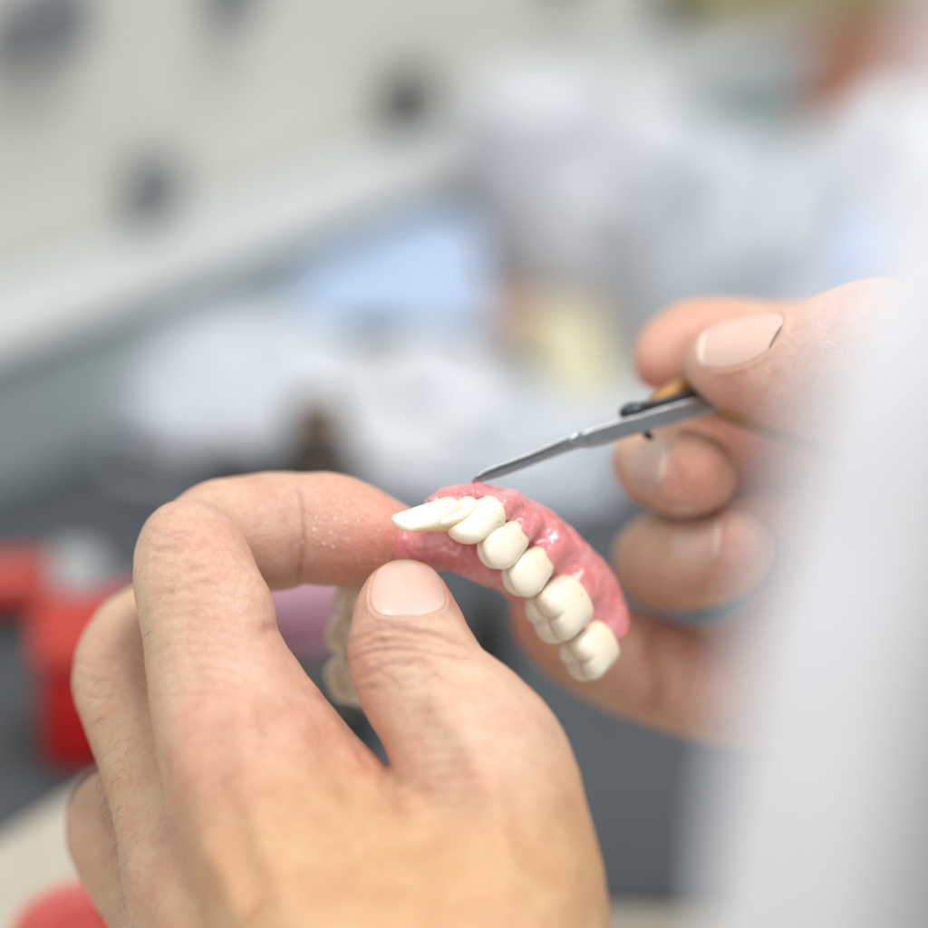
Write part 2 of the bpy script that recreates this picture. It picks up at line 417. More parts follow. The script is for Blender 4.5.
clL = [
    (440, 925, 560, 46, YEL, .75), (240, 890, 575, 16, YEL, .5), (300, 960, 560, 40, YEL, .5), (500, 700, 590, 24, (.68, .45, .33), .5),
    (225, 750, 585, 14, RED, .3), (260, 730, 590, 16, (.64, .33, .26), .3), (262, 790, 580, 14, RED, .2),
    (190, 540, 612, 12, (.66, .36, .29), .5), (235, 640, 598, 18, (.70, .43, .34), .55), (165, 640, 604, 12, (.60, .38, .22), .5),
    (345, 550, 625, 17, (.62, .24, .17), .85), (385, 545, 626, 9, (.68, .24, .18), .8), (270, 545, 628, 13, (.66, .33, .24), .6), (290, 500, 630, 14, PALE, .55),
    (345, 715, 595, 8, RED, .35), (375, 765, 590, 6, RED, .5), (350, 640, 604, 8, (.66, .34, .26), .5),
    (405, 640, 596, 13, PALE, .5), (440, 590, 612, 8, RED, .45), (455, 615, 610, 7, RED, .5), (480, 735, 576, 14, (.70, .44, .35), .5),
    (95, 665, 635, 10, (.64, .34, .25), .45), (130, 780, 625, 15, (.52, .33, .18), .55), (85, 810, 648, 8, (.62, .32, .24), .4), (130, 890, 640, 14, (.5, .31, .17), .5),
    (180, 870, 605, 12, (.50, .26, .20), .5), (205, 900, 590, 12, (.52, .28, .2), .4), (570, 850, 565, 16, (.56, .33, .16), .5),
]
def zl(z): return 622 + (z - 618) * .75 if z < 618 else 622 + (z - 618) * .85
def zmap(t): return (t[0], t[1], zl(t[2])) + tuple(t[3:])
LI, LI2, LI3, LM, LR, LT = [[zmap(t) for t in c] for c in (LI, LI2, LI3, LM, LR, LT)]
palmL = [[zmap(t) for t in c] for c in palmL]; palmT = [[zmap(t) for t in c] for c in palmT]
crL = [(p, a, w, zl(z), r) for p, a, w, z, r in crL]; bpL = [zmap(t) for t in bpL]; clL = [zmap(t) for t in clL]
nailLT = Nail(L(410, 606, 618), (-.03, .88, .45), (-.03, .44, -.90), 7.9, 7.9, 2.9)
lo = L(40, 1500, 470); hi = L(620, 440, 470)
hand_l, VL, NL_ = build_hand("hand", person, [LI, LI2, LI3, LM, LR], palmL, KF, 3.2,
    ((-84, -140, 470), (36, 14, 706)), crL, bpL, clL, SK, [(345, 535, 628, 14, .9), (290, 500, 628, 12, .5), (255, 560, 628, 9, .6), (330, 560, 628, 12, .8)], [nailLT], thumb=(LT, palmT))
tag(hand_l, "left hand pinching the denture between thumb and index finger")
build_nail(hand_l, LT, KF, nailLT, edge=.80, bed=(.70, .47, .41), free=(.60, .45, .24))

# ---- right hand
RT = [(716, 364, 662, 6.2), (733, 366, 660, 8.6), (760, 366, 657, 9.8), (800, 368, 652, 11.6), (850, 358, 646, 13.6), (900, 360, 640, 15), (980, 400, 640, 18)]
RI = [(660, 364, 688, 5.6), (671, 352, 690, 7.6), (700, 342, 692, 8.6), (745, 345, 694, 9.0), (800, 350, 696, 10), (880, 355, 702, 12)]
RM = [(697, 474, 666, 7.8), (678, 471, 674, 8.7), (652, 463, 684, 8.4), (680, 450, 698, 8.8), (760, 445, 706, 10), (860, 430, 708, 12)]
RR = [(744, 544, 667, 7.0), (726, 554, 673, 8.8), (690, 563, 683, 9.9), (662, 560, 692, 9.9), (700, 545, 706, 10), (780, 520, 712, 11), (870, 490, 712, 13)]
RP = [(541, 608, 690, 6.2), (556, 626, 692, 8.2), (600, 650, 695, 10.4), (650, 669, 697, 11.0), (705, 682, 698, 11.2), (780, 688, 698, 13), (870, 640, 702, 16)]
palmR = [
    [(800, 370, 658, 10), (880, 380, 655, 14), (980, 430, 665, 22)],
    [(800, 430, 708, 14), (900, 450, 704, 20), (1000, 480, 692, 25)],
    [(800, 540, 710, 13), (900, 530, 704, 20), (1000, 510, 692, 25)],
    [(780, 670, 700, 13), (880, 620, 700, 20), (1000, 540, 690, 25)],
    [(1000, 500, 685, 27), (1100, 530, 680, 27), (1250, 560, 670, 27), (1420, 600, 660, 29)],
]
crR = [
    ([(650, 400), (665, 380), (690, 370)], .1, .6, 690, 30),
    ([(760, 402), (775, 385), (778, 370)], .25, 1.2, 655, 30),
    ([(655, 636), (652, 655), (658, 680), (655, 704)], .8, 1.6, 690, 40),
    ([(640, 500), (648, 510), (660, 516)], .2, 1.0, 680, 30),
    ([(690, 585), (715, 592), (740, 590)], .25, 1.2, 680, 30),
    ([(640, 520), (655, 530), (665, 540)], .15, 1.0, 680, 30),
]
clR = [
    (700, 480, 660, 9, (.64, .26, .19), .7), (760, 400, 650, 14, (.64, .27, .19), .75), (650, 375, 685, 9, (.64, .27, .2), .7),
    (740, 560, 664, 9, (.66, .28, .21), .6), (740, 450, 700, 20, (.50, .18, .12), .8), (650, 600, 680, 16, (.50, .27, .15), .5),
    (690, 660, 685, 15, (.58, .24, .17), .6), (560, 640, 685, 16, (.60, .30, .19), .6), (520, 610, 688, 8, (.66, .25, .19), .6), (850, 330, 640, 20, (.68, .40, .30), .5),
    (700, 320, 684, 12, (.68, .38, .29), .5),
]
def zr(t): return (t[0], t[1], t[2] - 11) + tuple(t[3:])
RT, RI, RM, RR, RP = [[zr(t) for t in c] for c in (RT, RI, RM, RR, RP)]
palmR = [[zr(t) for t in c] for c in palmR]; crR = [(p, a, w, z - 11, r) for p, a, w, z, r in crR]; clR = [zr(t) for t in clR]
nRT = Nail(L(740, 362, 649), (-.88, .08, .12), (-.10, .42, -.90), 6.6, 8.4)
nRM = Nail(L(678, 470, 663), (.66, -.02, -.75), (-.80, .12, -.60), 6.2, 6.6, 2.2)
nRR = Nail(L(724, 551, 662), (.68, .10, -.72), (-.76, .26, -.62), 6.0, 6.8, 2.2)
hand_r, VR, NR_ = build_hand("hand", person, [RT, RI, RM, RR, RP], palmR, KF, 4.0,
    ((6, -62, 592), (192, 45, 734)), crR, [], clR, (.66, .41, .30), [], [nRT, nRM, nRR], smooth=2)
tag(hand_r, "right hand holding the instrument with a gold handle")
build_nail(hand_r, RT, KF, nRT, edge=.80, bed=(.66, .46, .40), free=(.78, .69, .60), lift=.1)
build_nail(hand_r, RM, KF, nRM, edge=.80, bed=(.55, .37, .31), free=(.72, .58, .50), lift=.2)
build_nail(hand_r, RR, KF, nRR, edge=.80, bed=(.57, .38, .32), free=(.72, .58, .50), lift=.2)

# ---- short hairs on the backs of the fingers
HAIR = mat("hair", (.05, .03, .02), .5)
def hairs(parent, V, N, boxes, seed):
    rnd = random.Random(seed); vs = []; fs = []
    px = V[:, 0] * FPX / V[:, 2] + CX; py = -V[:, 1] * FPX / V[:, 2] + CX
    for (x0, y0, x1, y1, n, dx, dy) in boxes:
        idx = np.where((px > x0) & (px < x1) & (py > y0) & (py < y1) & (N[:, 2] < -.02))[0]
        for _ in range(n):
            i = idx[rnd.randrange(len(idx))]; p = V[i] - N[i] * .2; n_ = N[i]
            d = np.array([dx + rnd.uniform(-.5, .5), dy + rnd.uniform(-.5, .5), rnd.uniform(-.4, .4)]); d -= (d @ n_) * n_; d /= np.linalg.norm(d)
            ln = rnd.uniform(2.0, 5.0); base = len(vs); cu = rnd.uniform(-.5, .5); sd = np.cross(d, n_); m = 5
            for j in range(m + 1):
                t = j / m; q = p + d * ln * t + n_ * (ln * .42 * math.sin(t * 2.2)) + sd * (cu * ln * t * t); r = .034 * (1 - t * .8)
                for a in range(3):
                    an = a * 2.094; vs.append(q + r * (math.cos(an) * n_ + math.sin(an) * sd))
            for j in range(m):
                for a in range(3):
                    b0 = base + j * 3; fs.append((b0 + a, b0 + (a + 1) % 3, b0 + 3 + (a + 1) % 3, b0 + 3 + a))
    me = mesh_np("hair", to_world(np.array(vs)), np.array(fs)); o = link("hair", me, HAIR, parent); o["kind"] = "stuff"; return o
hairs(hand_l, VL, NL_, [(75, 670, 130, 830, 60, -.3, -.8), (80, 830, 150, 928, 34, -.2, -.8), (145, 590, 175, 690, 24, -.1, -1)], 3)

# ---- coat: side of the white lab coat close to the lens
def smoothstep(a, b, x):
    t = max(0, min(1, (x - a) / (b - a))); return t * t * (3 - 2 * t)
def coat():
    vs = []; fs = []; nu, nv = 70, 80
    # left edge of the cloth as seen, folds run down the sheet
    ed = [(-500, 1120), (-100, 1010), (120, 908), (240, 866), (330, 830), (430, 799), (540, 776), (650, 748), (800, 722), (928, 708), (1100, 700), (1500, 690)]
    ys = [e[0] for e in ed]; xs = [e[1] for e in ed]
    for j in range(nv + 1):
        y = -500 + 2000 * j / nv; xe = float(np.interp(y, ys, xs))
        for i in range(nu + 1):
            t = i / nu; x = xe + 900 * t ** 1.15
            fold = (8 - 7 * min(1, t * 2)) * math.sin(t * 10 + y * .0020) + 1.6 * math.sin(t * 26 - y * .003 + 1)
            z = 366 + (y - 650) * .11 - 50 * math.sin(min(1, t * 2.2) * math.pi / 2) + fold * min(1, t * 8 + .2) + 9 * (1 - min(1, t * 14)) - 15 * t
            vs.append(L(x, y, z))
    for j in range(nv):
        for i in range(nu):
            a = j * (nu + 1) + i; fs.append((a, a + nu + 1, a + nu + 2, a + 1))
    me = mesh_np("lab_coat", to_world(np.array(vs)), np.array(fs))
    o = link("lab_coat", me, COAT, person)
    s = o.modifiers.new("s", 'SOLIDIFY'); s.thickness = .0008; s.offset = 0
    return o
COAT = vary(mat("coat", (.4, .4, .43), .9), (.405, .395, .41), (.445, .435, .455), 30, bump=.2, bscale=900)
coat()

# ------------------------------------------------------------------ the denture
def gum_material():
    m = mat("gum", (.62, .14, .16), .28); N, K, b = nodes(m); b.inputs["Coat Weight"].default_value = .6; b.inputs["Coat Roughness"].default_value = .2
    b.inputs["Subsurface Weight"].default_value = .3; b.inputs["Subsurface Radius"].default_value = (1, .3, .25); b.inputs["Subsurface Scale"].default_value = .0025
    tc = N.new("ShaderNodeTexCoord")
    nz = N.new("ShaderNodeTexNoise"); nz.inputs["Scale"].default_value = 140; nz.inputs["Detail"].default_value = 6; nz.inputs["Roughness"].default_value = .65
    K.new(tc.outputs["Object"], nz.inputs["Vector"])
    r = N.new("ShaderNodeValToRGB"); e = r.color_ramp.elements
    e[0].position = .3; e[0].color = (.62, .17, .18, 1); e[1].position = .75; e[1].color = (.82, .46, .47, 1)
    q = r.color_ramp.elements.new(.52); q.color = (.73, .27, .285, 1)
    K.new(nz.outputs["Fac"], r.inputs["Fac"]); K.new(r.outputs["Color"], b.inputs["Base Color"])
    n2 = N.new("ShaderNodeTexNoise"); n2.inputs["Scale"].default_value = 420; n2.inputs["Detail"].default_value = 5
    K.new(tc.outputs["Object"], n2.inputs["Vector"])
    bp = N.new("ShaderNodeBump"); bp.inputs["Strength"].default_value = .25; bp.inputs["Distance"].default_value = .0008
    K.new(n2.outputs["Fac"], bp.inputs["Height"]); K.new(bp.outputs["Normal"], b.inputs["Normal"])
    return m
GUM = gum_material()
def tooth_material(name, dim=1.0):
    m = mat(name, (.8, .72, .58), .16); N, K, b = nodes(m)
    b.inputs["Subsurface Weight"].default_value = .35; b.inputs["Subsurface Radius"].default_value = (1, .8, .55); b.inputs["Subsurface Scale"].default_value = .0016
    b.inputs["Coat Weight"].default_value = .6; b.inputs["Coat Roughness"].default_value = .08
    at = N.new("ShaderNodeAttribute"); at.attribute_name = "toothcol"
    tc = N.new("ShaderNodeTexCoord")
    # faint blue marks of articulating paper and dark specks
    nz = N.new("ShaderNodeTexNoise"); nz.inputs["Scale"].default_value = 520; nz.inputs["Detail"].default_value = 3; K.new(tc.outputs["Object"], nz.inputs["Vector"])
    r = N.new("ShaderNodeValToRGB"); r.color_ramp.elements[0].position = .70; r.color_ramp.elements[1].position = .73
    r.color_ramp.elements[0].color = (0, 0, 0, 1); r.color_ramp.elements[1].color = (.7, .7, .7, 1); K.new(nz.outputs["Fac"], r.inputs["Fac"])
    mx = N.new("ShaderNodeMix"); mx.data_type = 'RGBA'; K.new(r.outputs["Color"], mx.inputs[0]); K.new(at.outputs["Color"], mx.inputs[6]); mx.inputs[7].default_value = (.36, .40, .44, 1)
    K.new(mx.outputs[2], b.inputs["Base Color"])
    n2 = N.new("ShaderNodeTexNoise"); n2.inputs["Scale"].default_value = 240; n2.inputs["Detail"].default_value = 3; K.new(tc.outputs["Object"], n2.inputs["Vector"])
    bp = N.new("ShaderNodeBump"); bp.inputs["Strength"].default_value = .18; bp.inputs["Distance"].default_value = .0008
    K.new(n2.outputs["Fac"], bp.inputs["Height"]); K.new(bp.outputs["Normal"], b.inputs["Normal"])
    return m
TOOTH = tooth_material("tooth_enamel")

OCC = np.array([-.19, -.68, -.71]); OCC /= np.linalg.norm(OCC)
denture = empty("denture", W(470, 580, 632))
tag(denture, "horseshoe shaped denture with pink gum and ivory teeth pinched between thumb and index finger", "denture")

def gum():
    G = Grid((-34, -62, 606), (36, 2, 680), .3)
    T = G.new()
    outer = [(436, 512, 629, 2.6), (462, 508, 630, 3.4), (488, 512, 631, 4.2), (516, 527, 633, 4.9), (545, 549, 636, 5.6), (571, 579, 640, 6.0), (591, 609, 643, 6.0), (602, 632, 645, 4.2)]
    inner = [(394, 553, 641, 4.6), (415, 547, 635, 4.6), (440, 543, 632, 4.2), (466, 549, 631, 3.8), (488, 562, 634, 3.8), (515, 572, 640, 4.0), (548, 598, 644, 4.4), (580, 628, 647, 4.0)]
    left = [(415, 540, 640, 5), (395, 548, 648, 5), (380, 570, 655, 4.6), (374, 605, 660, 4.6), (372, 650, 663, 4.6), (374, 690, 667, 4.6)]
    for ch in (outer, inner, left): add_chain(G, T, ch, 2.5)
    add_chain(G, T, [(470, 528, 634, 4.5), (510, 552, 637, 4.5), (555, 592, 642, 5), (590, 625, 645, 4.5)], 2.5)
    # ragged wax above the front teeth and a little peak under the instrument
    for a, b, r1, r2 in [((473, 503, 628), (476, 486.5, 629), 2.6, .9), ((446, 509, 625), (442, 500, 624), 2.0, .8), ((458, 506, 625), (461, 496, 625), 2, .8),
                         ((434, 512, 623), (428, 505, 622), 1.6, .6), ((487, 504, 628), (492, 497, 629), 2.4, 1.2), ((466, 503, 626), (468, 493, 626), 1.6, .7)]:
        add_cone(G, T, L(*a), L(*b), r1, r2, 1.4)
    rg = random.Random(5)
    for _ in range(16):    # loose shavings stuck to the ridge
        x = rg.uniform(432, 520); y = np.interp(x, [432, 475, 520], [504, 494, 512]) + rg.uniform(-3, 6); z = 626 + rg.uniform(-1.5, 1.5)
        add_cone(G, T, L(x, y, z), L(x + rg.uniform(-5, 5), y - rg.uniform(3, 9), z), rg.uniform(.6, 1.1), .35, .6)
    for t in TE[2:7]:      # roots bulging under the gum
        c = t['c'] - t['a'] * t['h'] * .62 + t['b'] * .3
        add_cone(G, T, c, c - t['a'] * 3 - OCC * 1, t['w'] * .30, t['w'] * .28, 2.6)
    for t in TE[7:]:
        c = t['c'] - t['a'] * t['h'] * .6
        add_cone(G, T, c, c - t['a'] * 3, t['w'] * .42, t['w'] * .4, 2.4)
    V, F = surface(G, T); V = relax(V, F, 1); N = vnormals(V, F)
    d = np.array([mn.fractal(Vector(v * .28), 1.0, 2.0, 3) * .38 + mn.noise(Vector(v * 1.0)) * .18 for v in V])
    V = relax(V + N * d[:, None], F, 2, .4)
    return link("gum_base", mesh_np("gum_base", to_world(V), F), GUM, denture)

# teeth: crown centre (px,py,z), width along the arch, kind
TE = []
def tooth(px, py, z, tang, w, dpt, h, kind, axis=None):
    c = L(px, py, z); a = OCC if axis is None else np.array(axis, float) / np.linalg.norm(axis)
    t = np.array(tang, float); t -= (t @ a) * a; t /= np.linalg.norm(t)
    b = np.cross(a, t); b /= np.linalg.norm(b)
    ctr = L(440, 660, 645)
    if (b[1] < 0 if kind in ('incisor', 'canine') else b @ (c - ctr) < 0): b = -b
    TE.append(dict(c=c, a=a, t=t, b=b, w=w, d=dpt, h=h, kind=kind))
tooth(423, 519, 617, (.42, .30, .85), 8.2, 6.4, 11.0, 'incisor', axis=(-.90, -.16, -.40))
tooth(449, 518, 619, (.50, .20, .80), 8.0, 6.4, 9.0, 'incisor', axis=(-.84, -.20, -.45))
tooth(472, 523, 619, (.59, -.59, -.50), 8.6, 6.6, 9.6, 'canine', axis=(-.78, -.36, -.50))
tooth(500, 547, 621, (.60, -.60, .30), 8.4, 6.8, 8.8, 'premolar', axis=(-.64, -.46, -.58))
tooth(525, 574, 625, (.58, -.66, .30), 8.7, 7.2, 8.8, 'premolar', axis=(-.62, -.48, -.58))
tooth(557, 611, 630, (.55, -.74, .25), 11.0, 9.8, 8.2, 'molar', axis=(-.58, -.46, -.62))
tooth(587, 653, 636, (.45, -.82, .25), 9.8, 8.8, 7.8, 'molar', axis=(-.56, -.48, -.62))
tooth(356, 597, 652, (-.3, -.95, .2), 8.2, 8.0, 8.0, 'premolar', axis=(-.55, -.50, -.66))
tooth(350, 634, 655, (0, -1, .2), 8.8, 8.6, 8.0, 'premolar', axis=(-.55, -.50, -.66))
tooth(353, 677, 659, (.1, -1, .2), 9.6, 9.4, 8.0, 'molar', axis=(-.55, -.50, -.66))

def build_tooth(t, seed):
    rnd = random.Random(seed); R = max(t['w'], t['h'] * 1.4) * .8 + 2
    G = Grid(t['c'] - R, t['c'] + R, .22)
    X, Y, Z = np.meshgrid(*G.ax, indexing='ij'); P = np.stack([X, Y, Z], -1) - t['c']
    u, v, h = P @ t['t'], P @ t['b'], P @ t['a']
    hw, hd, hh = t['w'] / 2, t['d'] / 2, t['h'] / 2
    k = t['kind']
    if k == 'molar':
        tap = 1 - .05 * np.clip(-h / hh, -1, 1.5) - .10 * np.clip(h / hh, 0, 1.5) ** 2
        q = (np.abs(u / (hw * tap)) ** 3.6 + np.abs(v / (hd * tap)) ** 3.6) ** (1 / 3.6)
        lob = .05 * np.cos(np.arctan2(v / hd, u / hw) * 4) * -1           # waist at the developmental grooves
        side = (q - 1 + lob * .7) * min(hw, hd)
        cus = [(-.5, .5), (.48, .52), (-.46, -.5), (.5, -.46)]
        top = np.full(u.shape, -9.0)
        for i, (cu, cv) in enumerate(cus):
            rr = ((u / hw - cu) ** 2 + (v / hd - cv) ** 2)
            top = np.maximum(top, hh * (1.05 + rnd.uniform(-.05, .08)) - rr * 1.9)
        fis = .55 * np.exp(-(u / .55) ** 2) * np.exp(-(v / (hd * .9)) ** 4) + .5 * np.exp(-((v - .15 * u) / .65) ** 2) * np.exp(-(u / (hw * .8)) ** 4)
        top = top - fis
    elif k == 'premolar':
        tap = 1 - .24 * np.clip(-h / hh, 0, 1.6) - .12 * np.clip(h / hh, 0, 1.5) ** 2
        q = (np.abs(u / (hw * tap)) ** 2.5 + np.abs(v / (hd * tap)) ** 2.5) ** (1 / 2.5); side = (q - 1) * min(hw, hd)
        top = np.maximum(hh * 1.15 - ((u / hw) ** 2 * 1.7 + (v / hd - .5) ** 2 * 3.2), hh * .95 - ((u / hw) ** 2 * 2.0 + (v / hd + .55) ** 2 * 3.0))
        top = top - .7 * np.exp(-((v + .02) / .55) ** 2) * np.exp(-(u / (hw * .75)) ** 4)
    elif k == 'canine':
        th = hd * (1 - .45 * np.clip((h + hh) / (2 * hh), 0, 1))
        tap = 1 - .22 * np.clip(-h / hh, 0, 1.6)
        q = (np.abs(u / (hw * tap)) ** 2.4 + np.abs(v / th) ** 2.2) ** (1 / 2.3); side = (q - 1) * 2.4
        top = hh * 1.1 - np.abs(u / hw) ** 1.7 * 2.0
    else:
        th = hd * (1 - .72 * np.clip((h + hh) / (2 * hh), 0, 1))
        tap = 1 - .16 * np.clip(-h / hh, 0, 1.6)
        q = (np.abs(u / (hw * tap)) ** 2.5 + np.abs(v / th) ** 2.2) ** (1 / 2.35); side = (q - 1) * 1.7
        top = hh * 1.05 - (u / hw) ** 2 * 1.0
    f = -smin(-side, (top - h), 2.0 if k != 'incisor' else .9)
    f = -smin(-f, (h + hh * 1.35), 1.5)
    V, F = surface(G, f.astype(np.float32)); V = relax(V, F, 1)
    Q = V - t['c']; hh_ = (Q @ t['a']) / hh; vv = (Q @ t['b']) / hd; uu = (Q @ t['t']) / hw
    C = np.tile(np.array((.85, .79, .675)), (len(V), 1)).astype(float)
    w = (.55 * np.clip((-hh_ - .1) / 1.0, 0, 1))[:, None]; C = C * (1 - w) + w * np.array((.80, .66, .46))       # warmer neck
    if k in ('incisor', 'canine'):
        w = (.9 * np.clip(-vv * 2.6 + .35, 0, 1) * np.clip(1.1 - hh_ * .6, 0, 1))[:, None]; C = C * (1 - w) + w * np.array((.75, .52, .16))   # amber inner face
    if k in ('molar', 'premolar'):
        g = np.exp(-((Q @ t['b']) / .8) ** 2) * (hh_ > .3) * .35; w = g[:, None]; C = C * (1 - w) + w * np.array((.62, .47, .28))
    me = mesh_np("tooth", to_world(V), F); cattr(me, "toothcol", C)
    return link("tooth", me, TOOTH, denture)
gum()
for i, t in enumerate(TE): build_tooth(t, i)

# ------------------------------------------------------------------ the instrument
STEEL = vary(mat("steel", (.42, .43, .46), .28, Metallic=1.0), (.33, .34, .35), (.40, .41, .425), 120, bump=.05, bscale=900)
DARK = mat("dark_steel", (.06, .065, .075), .35, Metallic=.7)
GOLD = vary(mat("gold", (.5, .25, .08), .45, Metallic=.35), (.30, .155, .05), (.40, .21, .075), 200)
inst = empty("dental_instrument", W(590, 440, 640))
tag(inst, "slim pointed steel dental instrument with a gold handle touching the top of the pink gum", "dental instrument")
def slab(name, pts, zoff, thick, m, parent, bev=.35, crown=0.0):
    """flat bar: outline in px with depth; swept through its thickness, edges bevelled"""
    import bmesh
    bm = bmesh.new(); vs = []
    a = [bm.verts.new(to_world(L(x, y, z + zoff - thick / 2))) for x, y, z in pts]
    b = [bm.verts.new(to_world(L(x, y, z + zoff + thick / 2))) for x, y, z in pts]
    n = len(pts); bm.faces.new(a); bm.faces.new(b[::-1])
    for i in range(n): bm.faces.new((a[i], b[i], b[(i + 1) % n], a[(i + 1) % n]))
    bmesh.ops.recalc_face_normals(bm, faces=bm.faces)
    bmesh.ops.bevel(bm, geom=list(bm.edges), offset=bev * .001, segments=3, profile=.6, affect='EDGES', clamp_overlap=True)
    me = bpy.data.meshes.new(name); bm.to_mesh(me); bm.free()
    return link(name, me, m, parent)
def zi(x): return 629 + (x - 472) * .085
def tr(pts): return [(x, y, zi(x)) for x, y in pts]
slab("blade", tr([(471, 480.5), (483, 470), (496, 465), (529, 453), (552, 443), (566, 437), (574, 434), (584, 446), (563, 453), (530, 466), (500, 477), (482, 481.5), (474, 483)]), 0, 2.2, STEEL, inst, .35)
slab("blade_edge", tr([(474, 478), (492, 469), (512, 461.5), (540, 451), (560, 442.5), (562, 445), (540, 454.5), (512, 466), (490, 474), (477, 479.5)]), -1.1, .5, mat('worn_steel', (.17, .175, .18), .35, Metallic=.9), inst, .1)
slab("shank", tr([(572, 436), (590, 429), (615, 421), (640, 414), (667, 406), (700, 396.5), (724, 391), (730, 404), (712, 414), (690, 420), (667, 426), (640, 434), (615, 441), (598, 446), (584, 448), (576, 445)]), .1, 2.4, STEEL, inst, .6)
slab("hinge_boss", tr([(568, 437), (576, 432.5), (585, 433), (590, 438), (586, 445), (577, 449), (569, 446)]), -.4, 2.6, STEEL, inst, .7)
slab("back_shank", tr([(622, 414), (640, 402), (664, 398), (690, 391), (714, 392), (722, 402), (700, 409), (660, 417), (634, 421)]), 2.4, 2.2, DARK, inst, .5)
def lathe_seg(name, chain, m, parent, k=.6, h=.3):
    chain = [(p[0], p[1], p[2] - (p[0] - 472) * .04, p[3]) for p in chain]
    Pn = np.array([p[:3] for p in smooth_chain(chain, 3)]); rr = max(p[3] for p in chain) + 2
    G = Grid(Pn.min(0) - rr, Pn.max(0) + rr, h); T = G.new(); add_chain(G, T, chain, k)
    V, F = surface(G, T); V = relax(V, F, 2); return link(name, mesh_np(name, to_world(V), F), m, parent)
sr = lathe_seg("screw", [(624, 413, 650, 1.1), (632, 411.5, 649.8, 1.6), (640, 409, 650, 1.1)], DARK, inst)
lathe_seg("screw", [(646, 433, 652, 1.0), (650, 437, 652, .8)], DARK, inst)
lathe_seg("handle", [(655, 401, 659, 1.3), (672, 395, 662, 2.2), (690, 388, 665, 2.6), (715, 392, 668, 2.6), (745, 408, 670, 2.6), (790, 428, 676, 2.6), (850, 455, 690, 2.6)], GOLD, inst)
lathe_seg("handle", [(716, 404, 661, 1.8), (740, 414, 664, 2.3), (780, 428, 668, 2.4), (850, 450, 676, 2.4)], GOLD, inst)

# ------------------------------------------------------------------ the bench and what stands on it (all far out of focus)
def box_bm(bm, o, ux, uy, uz, bev=0.0):
    import bmesh
    vs = []
    for k in (0, 1):
        for j in (0, 1):
            for i in (0, 1): vs.append(bm.verts.new(Vector(o) + Vector(ux) * i + Vector(uy) * j + Vector(uz) * k))
    fs = [(0, 2, 3, 1), (4, 5, 7, 6), (0, 1, 5, 4), (2, 6, 7, 3), (1, 3, 7, 5), (0, 4, 6, 2)]
    F = [bm.faces.new([vs[i] for i in f]) for f in fs]
    bmesh.ops.recalc_face_normals(bm, faces=F)
    if bev:
        es = {e for f in F for e in f.edges}; bmesh.ops.bevel(bm, geom=list(es), offset=bev, segments=3, affect='EDGES')
def box(name, cx, cy, z0, sx, sy, sz, rz, m, parent=None, bev=.002):
    import bmesh
    bm = bmesh.new(); c, s = math.cos(rz), math.sin(rz)
    ux = Vector((c, s, 0)) * sx; uy = Vector((-s, c, 0)) * sy
    box_bm(bm, Vector((cx, cy, z0)) - ux / 2 - uy / 2, ux, uy, (0, 0, sz), bev)
    me = bpy.data.meshes.new(name); bm.to_mesh(me); bm.free(); return link(name, me, m, parent, smooth=False)
def revolve(name, prof, base, m, parent=None, axis=(0, 0, 1), n=40):
    ax = Vector(axis).normalized(); q = Vector((0, 0, 1)).rotation_difference(ax); vs = []; fs = []
    for r, h in prof:
        for i in range(n):
            a = i * 2 * math.pi / n; vs.append(Vector(base) + q @ Vector((r * math.cos(a), r * math.sin(a), h)))
    for j in range(len(prof) - 1):
        for i in range(n): fs.append((j * n + i, j * n + (i + 1) % n, (j + 1) * n + (i + 1) % n, (j + 1) * n + i))
    return link(name, mesh_py(name, vs, fs), m, parent)
def crumple(name, base, sx, sy, sz, rz, m, seed, parent=None, amp=.35, n=28):
    """a crumpled heap: lumpy closed dome resting on the bench"""
    vs = []; fs = []; off = Vector((seed * 7.3, seed * 3.1, 0)); c, s = math.cos(rz), math.sin(rz)
    for j in range(n + 1):
        th = math.pi / 2 * j / n
        for i in range(2 * n):
            ph = math.pi * i / n
            d = Vector((math.cos(ph) * math.cos(th), math.sin(ph) * math.cos(th), math.sin(th)))
            k = 1 + amp * mn.fractal(d * 1.7 + off, .8, 2.2, 4)
            x, y, z = d.x * sx * k, d.y * sy * k, max(0, d.z * sz * k)
            vs.append(Vector(base) + Vector((c * x - s * y, s * x + c * y, z + .001)))
    for j in range(n):
        for i in range(2 * n):
            a = j * 2 * n + i; b = j * 2 * n + (i + 1) % (2 * n); fs.append((a, b, b + 2 * n, a + 2 * n))
    return link(name, mesh_py(name, vs, fs), m, parent)
def sheet(name, corners, m, lift=.004, seed=0, n=24, parent=None, amp=.006):
    """slightly buckled sheet between four corners (a,b,c,d anticlockwise)"""
    a, b, c, d = [Vector(p) for p in corners]; vs = []; fs = []
    for j in range(n + 1):
        for i in range(n + 1):
            u, v = i / n, j / n; p = (a * (1 - u) + b * u) * (1 - v) + (d * (1 - u) + c * u) * v
            p.z += lift + amp * abs(mn.noise(Vector((u * 3 + seed, v * 3, seed)))); vs.append(p)
    for j in range(n):
        for i in range(n):
            k = j * (n + 1) + i; fs.append((k, k + 1, k + n + 2, k + n + 1))
    o = link(name, mesh_py(name, vs, fs), m, parent); so = o.modifiers.new("s", 'SOLIDIFY'); so.thickness = .0006; return o

